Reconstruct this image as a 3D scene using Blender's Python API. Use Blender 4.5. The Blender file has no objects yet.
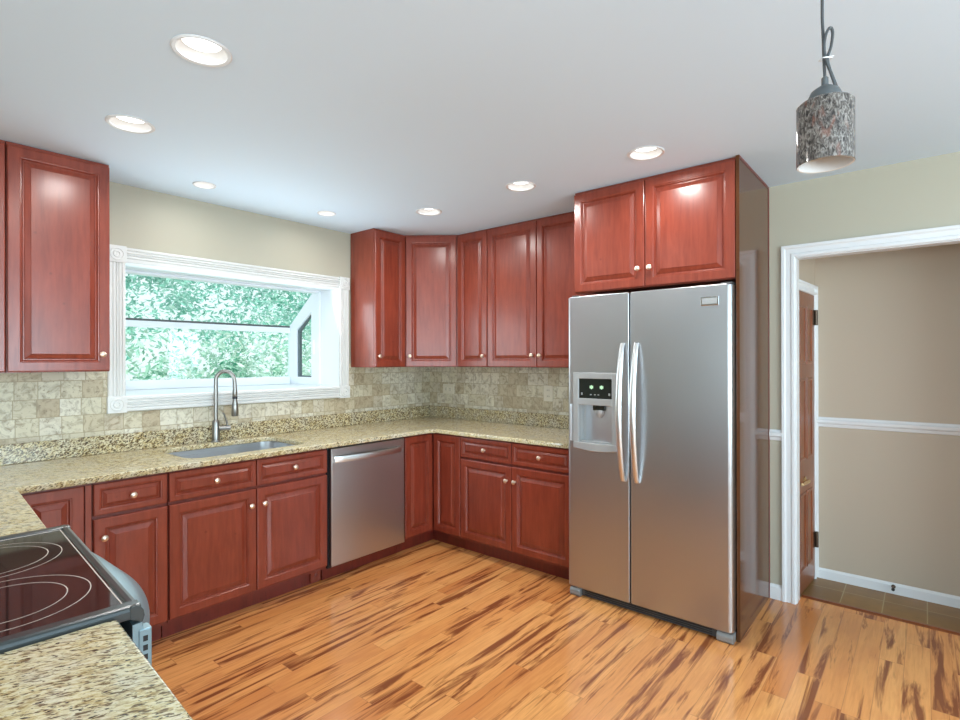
import bpy, bmesh, math, random
from mathutils import Vector, Matrix
random.seed(7)
PI = math.pi
SC = bpy.context.scene
COL = SC.collection

# ------------------------------------------------------------------ camera, sky, sun, exposure
CAM = Vector((-3.6064, -3.596, 1.4459))
YAW, ROLL, FPX = 0.6954, -0.0024, 534.2
cd = bpy.data.cameras.new('camera')
cam = bpy.data.objects.new('camera', cd); COL.objects.link(cam)
cd.sensor_width = 36.0; cd.lens = 36.0 * FPX / 960.0; cd.clip_start = 0.02; cd.clip_end = 200
F = Vector((math.cos(YAW), math.sin(YAW), 0.0005)).normalized()
R0 = Vector((math.sin(YAW), -math.cos(YAW), 0)); U0 = R0.cross(F)
R = R0 * math.cos(ROLL) + U0 * math.sin(ROLL); U = U0 * math.cos(ROLL) - R0 * math.sin(ROLL)
M = Matrix((R, U, -F)).transposed().to_4x4(); M.translation = CAM
cam.matrix_world = M
SC.camera = cam

SC.view_settings.view_transform = 'Standard'
SC.view_settings.look = 'None'
SC.view_settings.gamma = 1.0
SC.view_settings.use_curve_mapping = False
SC.view_settings.exposure = 0.34

world = bpy.data.worlds.new('overcast_sky'); SC.world = world; world.use_nodes = True
wb = world.node_tree.nodes['Background']
wb.inputs['Color'].default_value = (0.86, 0.97, 1.0, 1); wb.inputs['Strength'].default_value = 1.0

def lamp(name, kind, loc, energy, color=(1, 1, 1), rot=(0, 0, 0), **kw):
    d = bpy.data.lights.new(name, kind); d.energy = energy; d.color = color
    for k, v in kw.items(): setattr(d, k, v)
    o = bpy.data.objects.new(name, d); COL.objects.link(o)
    o.location = loc; o.rotation_euler = rot
    return o

lamp('sun', 'SUN', (0, -3, 8), 3.2, (1, 0.97, 0.9), (math.radians(42), 0, math.radians(-15)), angle=0.05)
# added fill lamps in the made-up windows behind the camera; daylight at the garden window
lamp('left_fill', 'AREA', (-6.75, -4.1, 1.45), 100, (0.74, 0.89, 1.0), (0, -PI / 2 - 0.55, 0), shape='RECTANGLE', size=1.9, size_y=3.0)
lamp('front_fill', 'AREA', (-3.2, -6.95, 1.45), 230, (0.70, 0.87, 1.0), (PI / 2 + 0.7, 0, 0), shape='RECTANGLE', size=3.4, size_y=1.9)
lamp('garden_window_daylight', 'AREA', (-1.77, 0.033, 1.62), 9, (0.80, 0.93, 1.0), (-PI / 2 - 0.35, 0, 0), shape='RECTANGLE', size=1.4, size_y=0.66)
lamp('hall_fill', 'AREA', (0.36, -5.9, 1.6), 6, (1.0, 0.93, 0.86), (PI / 2, 0, 0), shape='RECTANGLE', size=0.36, size_y=1.6)  # added lamp that brightens the hall, no known source there
CAN_W = 5.0          # each recessed can
CAN_COL = (1.0, 0.98, 0.95)

# ------------------------------------------------------------------ node helper
class NT:
    def __init__(s, name):
        m = bpy.data.materials.new(name); m.use_nodes = True
        s.m = m; s.t = m.node_tree; s.n = s.t.nodes; s.b = s.n['Principled BSDF']
        s.out = s.n['Material Output']
    def put(s, inp, v):
        if isinstance(v, bpy.types.NodeSocket): s.t.links.new(v, inp)
        elif v is not None:
            if isinstance(v, (tuple, list)) and len(v) == 3 and inp.type == 'RGBA': v = (*v, 1)
            inp.default_value = v
    def node(s, typ, ins=None, **props):
        nd = s.n.new(typ)
        for k, v in props.items(): setattr(nd, k, v)
        for k, v in (ins or {}).items(): s.put(nd.inputs[k], v)
        return nd
    def math(s, op, a, b=None, c=None):
        nd = s.n.new('ShaderNodeMath'); nd.operation = op
        s.put(nd.inputs[0], a)
        if b is not None: s.put(nd.inputs[1], b)
        if c is not None: s.put(nd.inputs[2], c)
        return nd.outputs[0]
    def coord(s, which='Object'): return s.n.new('ShaderNodeTexCoord').outputs[which]
    def sep(s, v):
        nd = s.node('ShaderNodeSeparateXYZ', {0: v}); return nd.outputs
    def comb(s, x=0.0, y=0.0, z=0.0):
        return s.node('ShaderNodeCombineXYZ', {0: x, 1: y, 2: z}).outputs[0]
    def mapping(s, v, scale=(1, 1, 1), rot=(0, 0, 0), loc=(0, 0, 0)):
        return s.node('ShaderNodeMapping', {'Vector': v, 'Scale': scale, 'Rotation': rot, 'Location': loc}).outputs[0]
    def noise(s, v, scale=5.0, detail=3.0, rough=0.5, dist=0.0):
        return s.node('ShaderNodeTexNoise', {'Vector': v, 'Scale': scale, 'Detail': detail, 'Roughness': rough, 'Distortion': dist}).outputs['Fac']
    def voro(s, v, scale=5.0, feature='F1', out='Distance', rand=1.0):
        return s.node('ShaderNodeTexVoronoi', {'Vector': v, 'Scale': scale, 'Randomness': rand}, feature=feature).outputs[out]
    def white(s, v):
        return s.node('ShaderNodeTexWhiteNoise', {'Vector': v}, noise_dimensions='3D').outputs['Value']
    def ramp(s, f, stops, interp='LINEAR'):
        nd = s.n.new('ShaderNodeValToRGB'); s.put(nd.inputs[0], f)
        cr = nd.color_ramp; cr.interpolation = interp
        while len(cr.elements) > 1: cr.elements.remove(cr.elements[-1])
        for i, (p, c) in enumerate(stops):
            e = cr.elements[0] if i == 0 else cr.elements.new(p)
            e.position = p
            e.color = (*c, 1) if isinstance(c, (tuple, list)) else (c, c, c, 1)
        return nd.outputs[0]
    def mix(s, f, a, b, blend='MIX'):
        nd = s.n.new('ShaderNodeMix'); nd.data_type = 'RGBA'; nd.blend_type = blend
        s.put(nd.inputs[0], f); s.put(nd.inputs[6], a); s.put(nd.inputs[7], b)
        return nd.outputs[2]
    def bump(s, h, strength=0.2, dist=0.002):
        s.put(s.b.inputs['Normal'], s.node('ShaderNodeBump', {'Height': h, 'Strength': strength, 'Distance': dist}).outputs[0])
    def set(s, **kw):
        for k, v in kw.items(): s.put(s.b.inputs[k.replace('_', ' ')], v)
        return s

def srgb(r, g, b):
    f = lambda c: c / 12.92 if c <= 0.04045 else ((c + 0.055) / 1.055) ** 2.4
    return (f(r / 255), f(g / 255), f(b / 255))

MAT = {}
def simple(name, col, rough=0.5, metal=0.0, **kw):
    n = NT(name); n.set(Base_Color=col, Roughness=rough, Metallic=metal, **kw); MAT[name] = n.m; return n

def paint(name, col, rough=0.6, b=0.04):
    n = simple(name, col, rough)
    n.bump(n.noise(n.coord(), 180, 2), b, 0.001)
paint('wall_paint', srgb(180, 174, 156), 0.55)
paint('ceiling_paint', srgb(212, 230, 244), 0.7)
paint('hall_paint', srgb(188, 172, 152), 0.55)
paint('white_trim', srgb(226, 227, 228), 0.3, 0.0)
paint('casing_cream', srgb(216, 216, 213), 0.35, 0.0)
simple('vinyl_white', srgb(238, 242, 247), 0.3)
simple('edge_grey', srgb(96, 108, 112), 0.5)
simple('gap_black', (0.01, 0.01, 0.01), 0.6)
simple('rubber_dark', (0.02, 0.02, 0.022), 0.5)
simple('nickel', (0.30, 0.285, 0.265), 0.32, 1.0)
simple('pale_knob', (0.86, 0.70, 0.56), 0.28, 0.9)
simple('brass', (0.78, 0.56, 0.30), 0.25, 1.0)
simple('bronze', (0.10, 0.07, 0.05), 0.4, 0.8)
simple('chrome', (0.75, 0.76, 0.78), 0.12, 1.0)
simple('black_enamel', (0.03, 0.036, 0.036), 0.28)
simple('dispenser_grey', srgb(176, 178, 178), 0.35, 0.4)
simple('display_black', (0.008, 0.010, 0.008), 0.08)
simple('fridge_side', srgb(70, 70, 70), 0.45)
simple('outlet_plate', srgb(214, 206, 186), 0.4)
simple('slot_dark', (0.03, 0.028, 0.025), 0.6)
simple('foot_grey', srgb(140, 140, 138), 0.4, 0.3)
simple('cord_grey', srgb(72, 74, 76), 0.5)
simple('cap_grey', srgb(92, 95, 96), 0.45, 0.2)
n = simple('ring_print', srgb(205, 190, 178), 0.4)
n = simple('display_light', (0, 0, 0), 0.4); n.set(Emission_Color=srgb(190, 235, 190), Emission_Strength=1.3)
n = simple('led_lens', (1, 1, 1), 0.4); n.set(Emission_Color=(1.0, 0.985, 0.95), Emission_Strength=3.4)
simple('can_white', srgb(216, 216, 216), 0.35)
simple('can_baffle', srgb(206, 206, 204), 0.4)

def steel(name, col, rough, axis='z', aniso=0.5):
    n = simple(name, col, rough, 1.0)
    sc = {'z': (900, 900, 3), 'x': (3, 900, 900), 'y': (900, 3, 900)}[axis]
    f = n.noise(n.mapping(n.coord(), sc), 1.0, 2)
    n.set(Roughness=n.math('MULTIPLY_ADD', f, 0.14, rough - 0.07))
    n.bump(f, 0.04, 0.0005)
steel('stainless', (0.50, 0.51, 0.53), 0.34)
steel('stainless_dishwasher', (0.54, 0.52, 0.51), 0.34)
steel('stainless_bright', (0.74, 0.74, 0.73), 0.32)
simple('range_steel', srgb(128, 152, 160), 0.34, 0.3)
steel('sink_steel', (0.70, 0.72, 0.75), 0.3, 'x')

def cherry(name, lo, hi, rough=0.26, grain='z', coat=0.25):
    n = NT(name); MAT[name] = n.m
    oi = n.n.new('ShaderNodeObjectInfo')
    off = n.math('MULTIPLY', oi.outputs['Random'], 17.0)
    v = n.node('ShaderNodeVectorMath', {0: n.coord(), 1: n.comb(off, off, off)}, operation='ADD').outputs[0]
    sc = {'z': (1, 1, 0.12), 'x': (0.12, 1, 1), 'y': (1, 0.12, 1)}[grain]
    g = n.noise(n.mapping(v, sc), 42, 4, 0.6, 0.4)
    blotch = n.noise(n.mapping(v, tuple(0.35 + 0.65 * c for c in sc)), 7, 3, 0.55)
    c1 = n.ramp(g, [(0.30, lo), (0.72, hi)])
    c2 = n.mix(n.ramp(blotch, [(0.35, 0.0), (0.75, 0.4)]), c1, tuple(min(1, c * 1.25) for c in hi))
    c3 = n.mix(n.ramp(n.voro(v, 9), [(0.02, 0.5), (0.08, 0.0)]), c2, tuple(c * 0.5 for c in lo))
    n.set(Base_Color=c3, Roughness=rough, Coat_Weight=coat, Coat_Roughness=0.32)
    n.bump(g, 0.03, 0.0006)
cherry('cherry', srgb(113, 43, 28), srgb(137, 59, 40))
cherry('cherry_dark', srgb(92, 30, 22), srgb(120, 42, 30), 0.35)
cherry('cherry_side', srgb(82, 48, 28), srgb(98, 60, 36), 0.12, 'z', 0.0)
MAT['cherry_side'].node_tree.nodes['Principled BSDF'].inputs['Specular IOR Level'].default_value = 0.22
cherry('door_wood', srgb(96, 44, 20), srgb(136, 72, 36), 0.3)

# granite: cream ground, gold and brown flecks stretched along one direction
def granite(name, fleck=0.5, scale=1.0, light=1.0):
    n = NT(name); MAT[name] = n.m
    v = n.mapping(n.coord(), (1.0, 1.0, 1.0), (0.3, 0.2, 0.5))
    st = n.mapping(v, (0.34, 1.3, 1.0))
    a = n.noise(st, 95 * scale, 4, 0.68, 0.5)
    b = n.noise(n.mapping(st, loc=(4, 7, 2)), 120 * scale, 3, 0.6, 0.6)
    c = n.noise(v, 13, 3, 0.55)
    col = n.ramp(a, [(0.34, srgb(128, 104, 66)), (0.44, srgb(188, 166, 116)), (0.52, srgb(212, 198, 156)), (0.62, srgb(224, 213, 178)), (0.72, srgb(178, 158, 116))])
    col = n.mix(n.ramp(c, [(0.42, 0.0), (0.68, 0.55)]), col, srgb(206, 200, 182))
    lo, hi = 0.60 - 0.06 * fleck, 0.66 - 0.05 * fleck
    col = n.mix(n.ramp(b, [(lo, 0.0), (hi, 0.95)]), col, srgb(100, 80, 54))
    d = n.noise(n.mapping(st, loc=(9, 1, 5)), 150 * scale, 2, 0.5, 0.3)
    col = n.mix(n.ramp(d, [(0.66 - 0.04 * fleck, 0.0), (0.70 - 0.04 * fleck, 0.95)]), col, srgb(40, 32, 26))
    n.set(Base_Color=col, Roughness=0.16, Coat_Weight=0.2, Coat_Roughness=0.08)
granite('granite_top', 0.9)
granite('granite_upstand', 1.9, 1.0)

def brick_ids(n, h, v, wd, ht, stagger):
    row = n.math('FLOOR', n.math('DIVIDE', v, ht))
    off = n.math('MULTIPLY', n.white(n.comb(row, 3.3, 1.7)), stagger)
    hx = n.math('DIVIDE', n.math('ADD', h, off), wd)
    colm = n.math('FLOOR', hx)
    fx = n.math('ABSOLUTE', n.math('SUBTRACT', n.math('FRACT', hx), 0.5))
    fy = n.math('ABSOLUTE', n.math('SUBTRACT', n.math('FRACT', n.math('DIVIDE', v, ht)), 0.5))
    ex = n.math('MULTIPLY', n.math('SUBTRACT', 0.5, fx), wd)     # metres to the joint
    ey = n.math('MULTIPLY', n.math('SUBTRACT', 0.5, fy), ht)
    return row, colm, n.math('MINIMUM', ex, ey)

def travertine(name, axis, stagger):
    n = NT(name); MAT[name] = n.m
    o = n.sep(n.coord()); h = o['X'] if axis == 'x' else o['Y']
    vz = n.math('SUBTRACT', o['Z'], 1.0445)
    h = n.math('SUBTRACT', h, 0.03)
    row, colm, e = brick_ids(n, h, vz, 0.098, 0.098, stagger)
    r1 = n.white(n.comb(row, colm, 0.5)); r2 = n.white(n.comb(colm, row, 7.5))
    base = n.ramp(r1, [(0.0, srgb(180, 164, 136)), (0.2, srgb(194, 182, 154)), (0.5, srgb(208, 200, 175)), (0.8, srgb(220, 214, 195)), (1.0, srgb(188, 176, 152))])
    p = n.node('ShaderNodeVectorMath', {0: n.coord(), 1: n.comb(n.math('MULTIPLY', r2, 9.0), r1, n.math('MULTIPLY', r1, 5.0))}, operation='ADD').outputs[0]
    m = n.noise(p, 16, 5, 0.65, 1.6)
    base = n.mix(n.ramp(m, [(0.46, 0.0), (0.70, 0.8)]), base, srgb(128, 110, 82))
    pit = n.noise(p, 85, 3, 0.6)
    base = n.mix(n.ramp(pit, [(0.62, 0.0), (0.70, 0.7)]), base, srgb(104, 88, 64))
    g = n.ramp(n.math('DIVIDE', e, 0.004), [(0.25, 0.0), (0.6, 1.0)])
    base = n.mix(g, srgb(158, 144, 116), base)
    n.set(Base_Color=base, Roughness=0.45)
    n.bump(g, 0.35, 0.001)
travertine('tile_back', 'x', 0.03)
travertine('tile_right', 'y', 0.4)

# plank floor: honey boards with dark tiger streaks, boards run along x
def planks():
    n = NT('plank_floor'); MAT['plank_floor'] = n.m
    o = n.sep(n.coord()); W, L = 0.095, 1.05
    row = n.math('FLOOR', n.math('DIVIDE', o['Y'], W))
    off = n.math('MULTIPLY', n.white(n.comb(row, 2.1, 0.4)), 9.0)
    hx = n.math('DIVIDE', n.math('ADD', o['X'], off), L)
    colm = n.math('FLOOR', hx)
    fx = n.math('ABSOLUTE', n.math('SUBTRACT', n.math('FRACT', hx), 0.5))
    fy = n.math('ABSOLUTE', n.math('SUBTRACT', n.math('FRACT', n.math('DIVIDE', o['Y'], W)), 0.5))
    e = n.math('MINIMUM', n.math('MULTIPLY', n.math('SUBTRACT', 0.5, fx), L), n.math('MULTIPLY', n.math('SUBTRACT', 0.5, fy), W))
    r1 = n.white(n.comb(row, colm, 0.5)); r2 = n.white(n.comb(colm, row, 5.5))
    sh = n.comb(n.math('MULTIPLY', r1, 31.0), n.math('MULTIPLY', r2, 23.0), n.math('MULTIPLY', r1, 11.0))
    p = n.node('ShaderNodeVectorMath', {0: n.coord(), 1: sh}, operation='ADD').outputs[0]
    base = n.ramp(r1, [(0.0, srgb(226, 152, 86)), (0.5, srgb(236, 168, 100)), (1.0, srgb(214, 136, 74))])
    fine = n.noise(n.mapping(p, (0.10, 1.4, 1)), 60, 4, 0.6, 0.3)
    base = n.mix(n.ramp(fine, [(0.35, 0.35), (0.6, 0.0)]), base, srgb(186, 112, 62))
    warm = n.noise(n.mapping(p, (0.22, 1.0, 1)), 9, 3, 0.55, 0.8)
    base = n.mix(n.ramp(warm, [(0.50, 0.0), (0.72, 0.75)]), base, srgb(206, 132, 78))
    st = n.noise(n.mapping(p, (0.085, 1.0, 1)), 21, 4, 0.6, 0.6)
    amt = n.math('MULTIPLY_ADD', r2, 0.07, -0.03)
    st = n.math('ADD', st, amt)
    base = n.mix(n.ramp(st, [(0.525, 0.0), (0.58, 0.5), (0.64, 0.9)]), base, srgb(120, 58, 32))
    g = n.ramp(n.math('DIVIDE', e, 0.003), [(0.2, 0.0), (0.6, 1.0)])
    base = n.mix(g, srgb(190, 124, 74), base)
    n.set(Base_Color=base, Roughness=0.2, Coat_Weight=0.25, Coat_Roughness=0.12)
    n.bump(g, 0.2, 0.0006)
planks()

def slate():
    n = NT('slate_floor'); MAT['slate_floor'] = n.m
    o = n.sep(n.coord())
    row, colm, e = brick_ids(n, o['Y'], o['X'], 0.2, 0.2, 0.0)
    r1 = n.white(n.comb(row, colm, 0.5))
    m = n.noise(n.coord(), 14, 4, 0.6)
    c = n.mix(m, n.ramp(r1, [(0, srgb(140, 100, 52)), (1, srgb(168, 122, 64))]), srgb(118, 90, 50))
    g = n.ramp(n.math('DIVIDE', e, 0.006), [(0.3, 0.0), (0.6, 1.0)])
    n.set(Base_Color=n.mix(g, srgb(168, 148, 108), c), Roughness=0.4)
    n.bump(m, 0.2, 0.003)
slate()

def glass(name, tint=(0.95, 1, 0.99), refl=1.0):
    n = NT(name); MAT[name] = n.m
    lw = n.node('ShaderNodeLayerWeight', {'Blend': 0.5}).outputs['Facing']
    fr = n.math('MULTIPLY_ADD', n.math('POWER', lw, 5.0), 0.7, 0.045)
    tr = n.node('ShaderNodeBsdfTransparent', {'Color': (*tint, 1)}).outputs[0]
    gl = n.node('ShaderNodeBsdfGlossy', {'Color': (1, 1, 1, 1), 'Roughness': 0.02}).outputs[0]
    mx = n.node('ShaderNodeMixShader', {0: n.math('MULTIPLY', fr, refl), 1: tr, 2: gl}).outputs[0]
    n.t.links.new(mx, n.out.inputs['Surface'])
glass('pane_glass')

def cooktop():
    n = simple('cooktop_glass', (0.012, 0.010, 0.010), 0.05)
    n.set(Specular_IOR_Level=0.8)
cooktop()

def shade_glass():
    n = NT('swirl_glass'); MAT['swirl_glass'] = n.m
    v = n.mapping(n.coord(), (1, 1, 0.45), (0.7, 0.6, 0.2))
    a = n.noise(v, 130, 4, 0.65, 1.5); b = n.noise(n.mapping(v, loc=(3, 1, 2)), 24, 3, 0.6, 1.2)
    col = n.ramp(a, [(0.38, srgb(54, 48, 45)), (0.50, srgb(116, 107, 100)), (0.64, srgb(178, 170, 162))])
    col = n.mix(n.ramp(b, [(0.60, 0.0), (0.70, 0.7)]), col, srgb(156, 104, 88))
    n.set(Base_Color=col, Roughness=0.12, Transmission_Weight=0.0, Coat_Weight=0.6, Coat_Roughness=0.03)
    tr = n.node('ShaderNodeBsdfTranslucent', {'Color': col}).outputs[0]
    mx = n.node('ShaderNodeMixShader', {0: 0.35, 1: n.b.outputs[0], 2: tr}).outputs[0]
    n.t.links.new(mx, n.out.inputs['Surface'])
shade_glass()
simple('shade_inner', srgb(222, 222, 220), 0.3)

def leaf(name, c1, c2, c3):
    n = NT(name); MAT[name] = n.m
    g = n.node('ShaderNodeNewGeometry').outputs['Random Per Island']
    col = n.ramp(g, [(0.0, c1), (0.5, c2), (1.0, c3)])
    patch = n.ramp(n.noise(n.coord(), 1.5, 3, 0.6), [(0.38, 0.0), (0.62, 1.0)])
    col = n.mix(patch, n.mix(0.55, col, c1), n.mix(0.45, col, c3))
    n.set(Base_Color=col, Roughness=0.45)
    tr = n.node('ShaderNodeBsdfTranslucent', {'Color': col}).outputs[0]
    mx = n.node('ShaderNodeMixShader', {0: 0.35, 1: n.b.outputs[0], 2: tr}).outputs[0]
    n.t.links.new(mx, n.out.inputs['Surface'])
leaf('leaf_teal', srgb(72, 166, 148), srgb(136, 212, 194), srgb(214, 242, 234))
leaf('leaf_pale', srgb(62, 152, 126), srgb(176, 222, 200), srgb(248, 250, 246))
simple('bark', srgb(110, 98, 84), 0.9)
n = simple('lawn', srgb(190, 205, 190), 0.9)

# ------------------------------------------------------------------ geometry helper
LOC = {}
class B:
    """collects shapes in world coordinates; build() links them as one mesh object"""
    def __init__(s, xf=None): s.bm = bmesh.new(); s.xf = xf; s.mark = 0
    def face(s, pts):
        try: return s.bm.faces.new([s.bm.verts.new(p) for p in pts])
        except ValueError: return None
    def box(s, x0, x1, y0, y1, z0, z1):
        c = [s.bm.verts.new((x, y, z)) for z in (z0, z1) for y in (y0, y1) for x in (x0, x1)]
        for q in ((0, 2, 3, 1), (4, 5, 7, 6), (0, 1, 5, 4), (2, 6, 7, 3), (0, 4, 6, 2), (1, 3, 7, 5)):
            s.bm.faces.new([c[i] for i in q])
        return s
    def loft(s, loops, close=True, cap0=True, cap1=True):
        rings = [[s.bm.verts.new(p) for p in L] for L in loops]
        k = len(rings[0])
        for a, b in zip(rings, rings[1:]):
            for i in range(k if close else k - 1):
                j = (i + 1) % k
                s.bm.faces.new((a[i], a[j], b[j], b[i]))
        if cap0: s.bm.faces.new(list(reversed(rings[0])))
        if cap1: s.bm.faces.new(rings[-1])
        return s
    def tube(s, pts, r, seg=12, caps=True):
        pts = [Vector(p) for p in pts]; rr = r if isinstance(r, (list, tuple)) else [r] * len(pts)
        loops = []; up = None
        for i, p in enumerate(pts):
            t = (pts[min(i + 1, len(pts) - 1)] - pts[max(i - 1, 0)]).normalized()
            if up is None:
                up = t.orthogonal().normalized()
            else:
                up = (up - t * up.dot(t)); up = up.normalized() if up.length > 1e-6 else t.orthogonal().normalized()
            w = t.cross(up)
            loops.append([p + (up * math.cos(2 * PI * k / seg) + w * math.sin(2 * PI * k / seg)) * rr[i] for k in range(seg)])
        return s.loft(loops, True, caps, caps)
    def lathe(s, prof, c, axis=(0, 0, 1), seg=32, cap0=True, cap1=True):
        A = Vector(axis).normalized(); X = A.orthogonal().normalized(); Y = A.cross(X); c = Vector(c)
        loops = [[c + A * h + (X * math.cos(2 * PI * k / seg) + Y * math.sin(2 * PI * k / seg)) * r for k in range(seg)] for r, h in prof]
        return s.loft(loops, True, cap0, cap1)
    def prism(s, prof, p0, p1, ax, bx):
        """2-D profile (a, b) along axes ax, bx, swept from p0 to p1"""
        ax, bx = Vector(ax), Vector(bx)
        return s.loft([[Vector(p) + ax * a + bx * b for a, b in prof] for p in (p0, p1)])
    def door(s, O, Ux, N, w, h, t=0.02, st=0.058, up=(0, 0, 1)):
        """raised-panel front: O = lower corner on the back plane, Ux along the width, N outward"""
        O, Ux, N, V = Vector(O), Vector(Ux).normalized(), Vector(N).normalized(), Vector(up)
        k = min(1.0, min(w, h) / 0.26)
        st = min(st, 0.30 * min(w, h)) if k < 1 else st
        q = max(0.55, k)
        steps = [(0, 0), (0, t - 0.004), (0.0015, t - 0.0015), (0.005, t), (st - 0.013, t), (st - 0.010, t - 0.003), (st - 0.006, t - 0.0035),
                 (st - 0.002, t - 0.0105), (st, t - 0.013), (st + 0.005 * q, t - 0.013), (st + 0.008 * q, t - 0.010), (st + 0.028 * q, t - 0.003), (st + 0.030 * q, t - 0.0008), (st + 0.034 * q, t - 0.0008)]
        loops = []
        for i, d in steps:
            loops.append([O + Ux * a + V * b + N * d for a, b in ((i, i), (w - i, i), (w - i, h - i), (i, h - i))])
        return s.loft(loops)
    def build(s, name, mat, parent=None, bevel=0.0, smooth=False, seg=2, angle=40):
        bm = s.bm
        if s.xf is not None: bmesh.ops.transform(bm, matrix=s.xf, verts=bm.verts)
        bmesh.ops.recalc_face_normals(bm, faces=bm.faces)
        base = Vector((0, 0, 0))
        if parent is not None: base = LOC.get(parent.name, Vector((0, 0, 0)))
        if base.length: bmesh.ops.translate(bm, vec=-base, verts=bm.verts)
        me = bpy.data.meshes.new(name); bm.to_mesh(me); bm.free()
        me.materials.append(MAT[mat])
        o = bpy.data.objects.new(name, me); COL.objects.link(o)
        if parent is not None: o.parent = parent; LOC[o.name] = base
        if smooth:
            for p in me.polygons: p.use_smooth = True
            me.set_sharp_from_angle(angle=math.radians(angle))
        if bevel:
            md = o.modifiers.new('bevel', 'BEVEL'); md.width = bevel; md.segments = seg; md.limit_method = 'ANGLE'; md.angle_limit = math.radians(40)
            md.harden_normals = False
        return o

def thing(name, label, cat, loc=(0, 0, 0), group=None):
    o = bpy.data.objects.new(name, None); COL.objects.link(o)
    o.empty_display_size = 0.1
    o.location = loc; LOC[o.name] = Vector(loc)
    o['label'] = label; o['category'] = cat
    if group: o['group'] = group
    return o
def tag(o, label, cat, group=None, kind=None):
    o['label'] = label; o['category'] = cat
    if group: o['group'] = group
    if kind: o['kind'] = kind
    return o
def struct(o, label, cat):
    o['kind'] = 'structure'; o['label'] = label; o['category'] = cat
    return o
def sthing(name, label, cat, loc=(0, 0, 0)):
    o = thing(name, label, cat, loc); o['kind'] = 'structure'; return o

def slab(outlines, z0, z1, r=0.0):
    """flat slab from closed 2-D outlines (the first is the rim, the others are holes), eased edges; returns a mesh"""
    cu = bpy.data.curves.new('outline', 'CURVE'); cu.dimensions = '2D'; cu.fill_mode = 'BOTH'
    for pts in outlines:
        sp = cu.splines.new('POLY'); sp.points.add(len(pts) - 1); sp.use_cyclic_u = True
        for p, q in zip(sp.points, pts): p.co = (q[0], q[1], 0, 1)
    cu.extrude = (z1 - z0) / 2 - r; cu.bevel_depth = r; cu.bevel_resolution = 2; cu.offset = -r
    o = bpy.data.objects.new('outline', cu); COL.objects.link(o)
    dg = bpy.context.evaluated_depsgraph_get(); dg.update()
    me = bpy.data.meshes.new_from_object(o.evaluated_get(dg))
    bpy.data.objects.remove(o); bpy.data.curves.remove(cu)
    me.transform(Matrix.Translation((0, 0, (z0 + z1) / 2)))
    return me
def slab_obj(name, me, mat, parent=None):
    me.materials.clear(); me.materials.append(MAT[mat])
    base = LOC.get(parent.name) if parent else None
    if base: me.transform(Matrix.Translation(-base))
    o = bpy.data.objects.new(name, me); COL.objects.link(o)
    if parent: o.parent = parent; LOC[o.name] = base
    return o
def circle(cx, cy, r, k=32): return [(cx + r * math.cos(2 * PI * i / k), cy + r * math.sin(2 * PI * i / k)) for i in range(k)]
def rrect(x0, x1, y0, y1, r, k=6):
    out = []
    for cx, cy, a in ((x1 - r, y1 - r, 0), (x0 + r, y1 - r, 90), (x0 + r, y0 + r, 180), (x1 - r, y0 + r, 270)):
        for i in range(k + 1):
            t = math.radians(a + 90 * i / k); out.append((cx + r * math.cos(t), cy + r * math.sin(t)))
    return out

# ------------------------------------------------------------------ constants of the room
H = 2.495
WY = 0.06           # window wall face
WX = 0.02           # fridge wall face
LX, FY = -6.7, -6.9  # far ends of the dining side
XB = 0.10           # hall side of the fridge wall
HX = 0.57           # hall's far wall
WIN = (-2.524, -1.020, 1.235, 2.030)
CT0, CT1 = 0.884, 0.914
G = 0.0025

# ------------------------------------------------------------------ shell
b = B(); b.box(LX - 0.15, 0.15, FY - 0.15, WY + 0.1, -0.10, 0.0)
struct(b.build('floor', 'plank_floor'), 'glossy honey wood plank floor with dark tiger streaks', 'floor')
b = B(); b.box(0.15, HX + 0.1, -6.2, -2.9, -0.10, -0.002)
struct(b.build('floor_hall', 'slate_floor'), 'dark olive slate tile floor of the hall past the doorway', 'floor')
b = B(); b.prism([(0, 0), (0.05, 0), (0.035, 0.008), (0.015, 0.008)], (0.14, -3.95, 0.0), (0.14, -3.012, 0.0), (1, 0, 0), (0, 0, 1))
struct(b.build('trim_1', 'door_wood'), 'thin reddish wood threshold strip across the doorway floor', 'threshold')

LIGHTS = [(-2.820, -1.717), (-2.781, -0.897), (-2.214, -0.300), (-1.387, -0.325), (-0.946, -0.911), (-0.977, -1.726), (-0.986, -2.509)]
LIGHT_R = [0.094, 0.094, 0.064, 0.064, 0.092, 0.092, 0.092]
c_ol = [[(LX - 0.15, FY - 0.15), (XB - 0.005, FY - 0.15), (XB - 0.005, WY + 0.15), (LX - 0.15, WY + 0.15)]]
for (x, y), r in zip(LIGHTS, LIGHT_R): c_ol.append(circle(x, y, r * 0.86))
struct(slab_obj('ceiling', slab(c_ol, H, H + 0.08), 'ceiling_paint'), 'flat pale grey painted ceiling with recessed light cutouts', 'ceiling')

x0, x1, z0, z1 = WIN
b = B()
b.box(LX, x0, WY, WY + 0.15, 0, H); b.box(x1, WX + 0.12, WY, WY + 0.15, 0, H)
b.box(x0, x1, WY, WY + 0.15, 0, z0); b.box(x0, x1, WY, WY + 0.15, z1, H)
wall_back = struct(b.build('wall_back', 'wall_paint'), 'greige painted wall around the garden window over the sink', 'wall')
DY0, DY1, DZ = -3.006, -3.96, 2.049
b = B()
b.box(WX, XB, DY0, WY, 0, H); b.box(WX, XB, FY, DY1, 0, H); b.box(WX, XB, DY1, DY0, DZ, H)
wall_right = struct(b.build('wall_right', 'wall_paint'), 'greige painted wall behind the refrigerator with the hall doorway', 'wall')
b = B()
b.box(LX - 0.15, LX, FY, -5.6, 0, H); b.box(LX - 0.15, LX, -2.6, WY + 0.15, 0, H)
b.box(LX - 0.15, LX, -5.6, -2.6, 0, 0.45); b.box(LX - 0.15, LX, -5.6, -2.6, 2.35, H)
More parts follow.
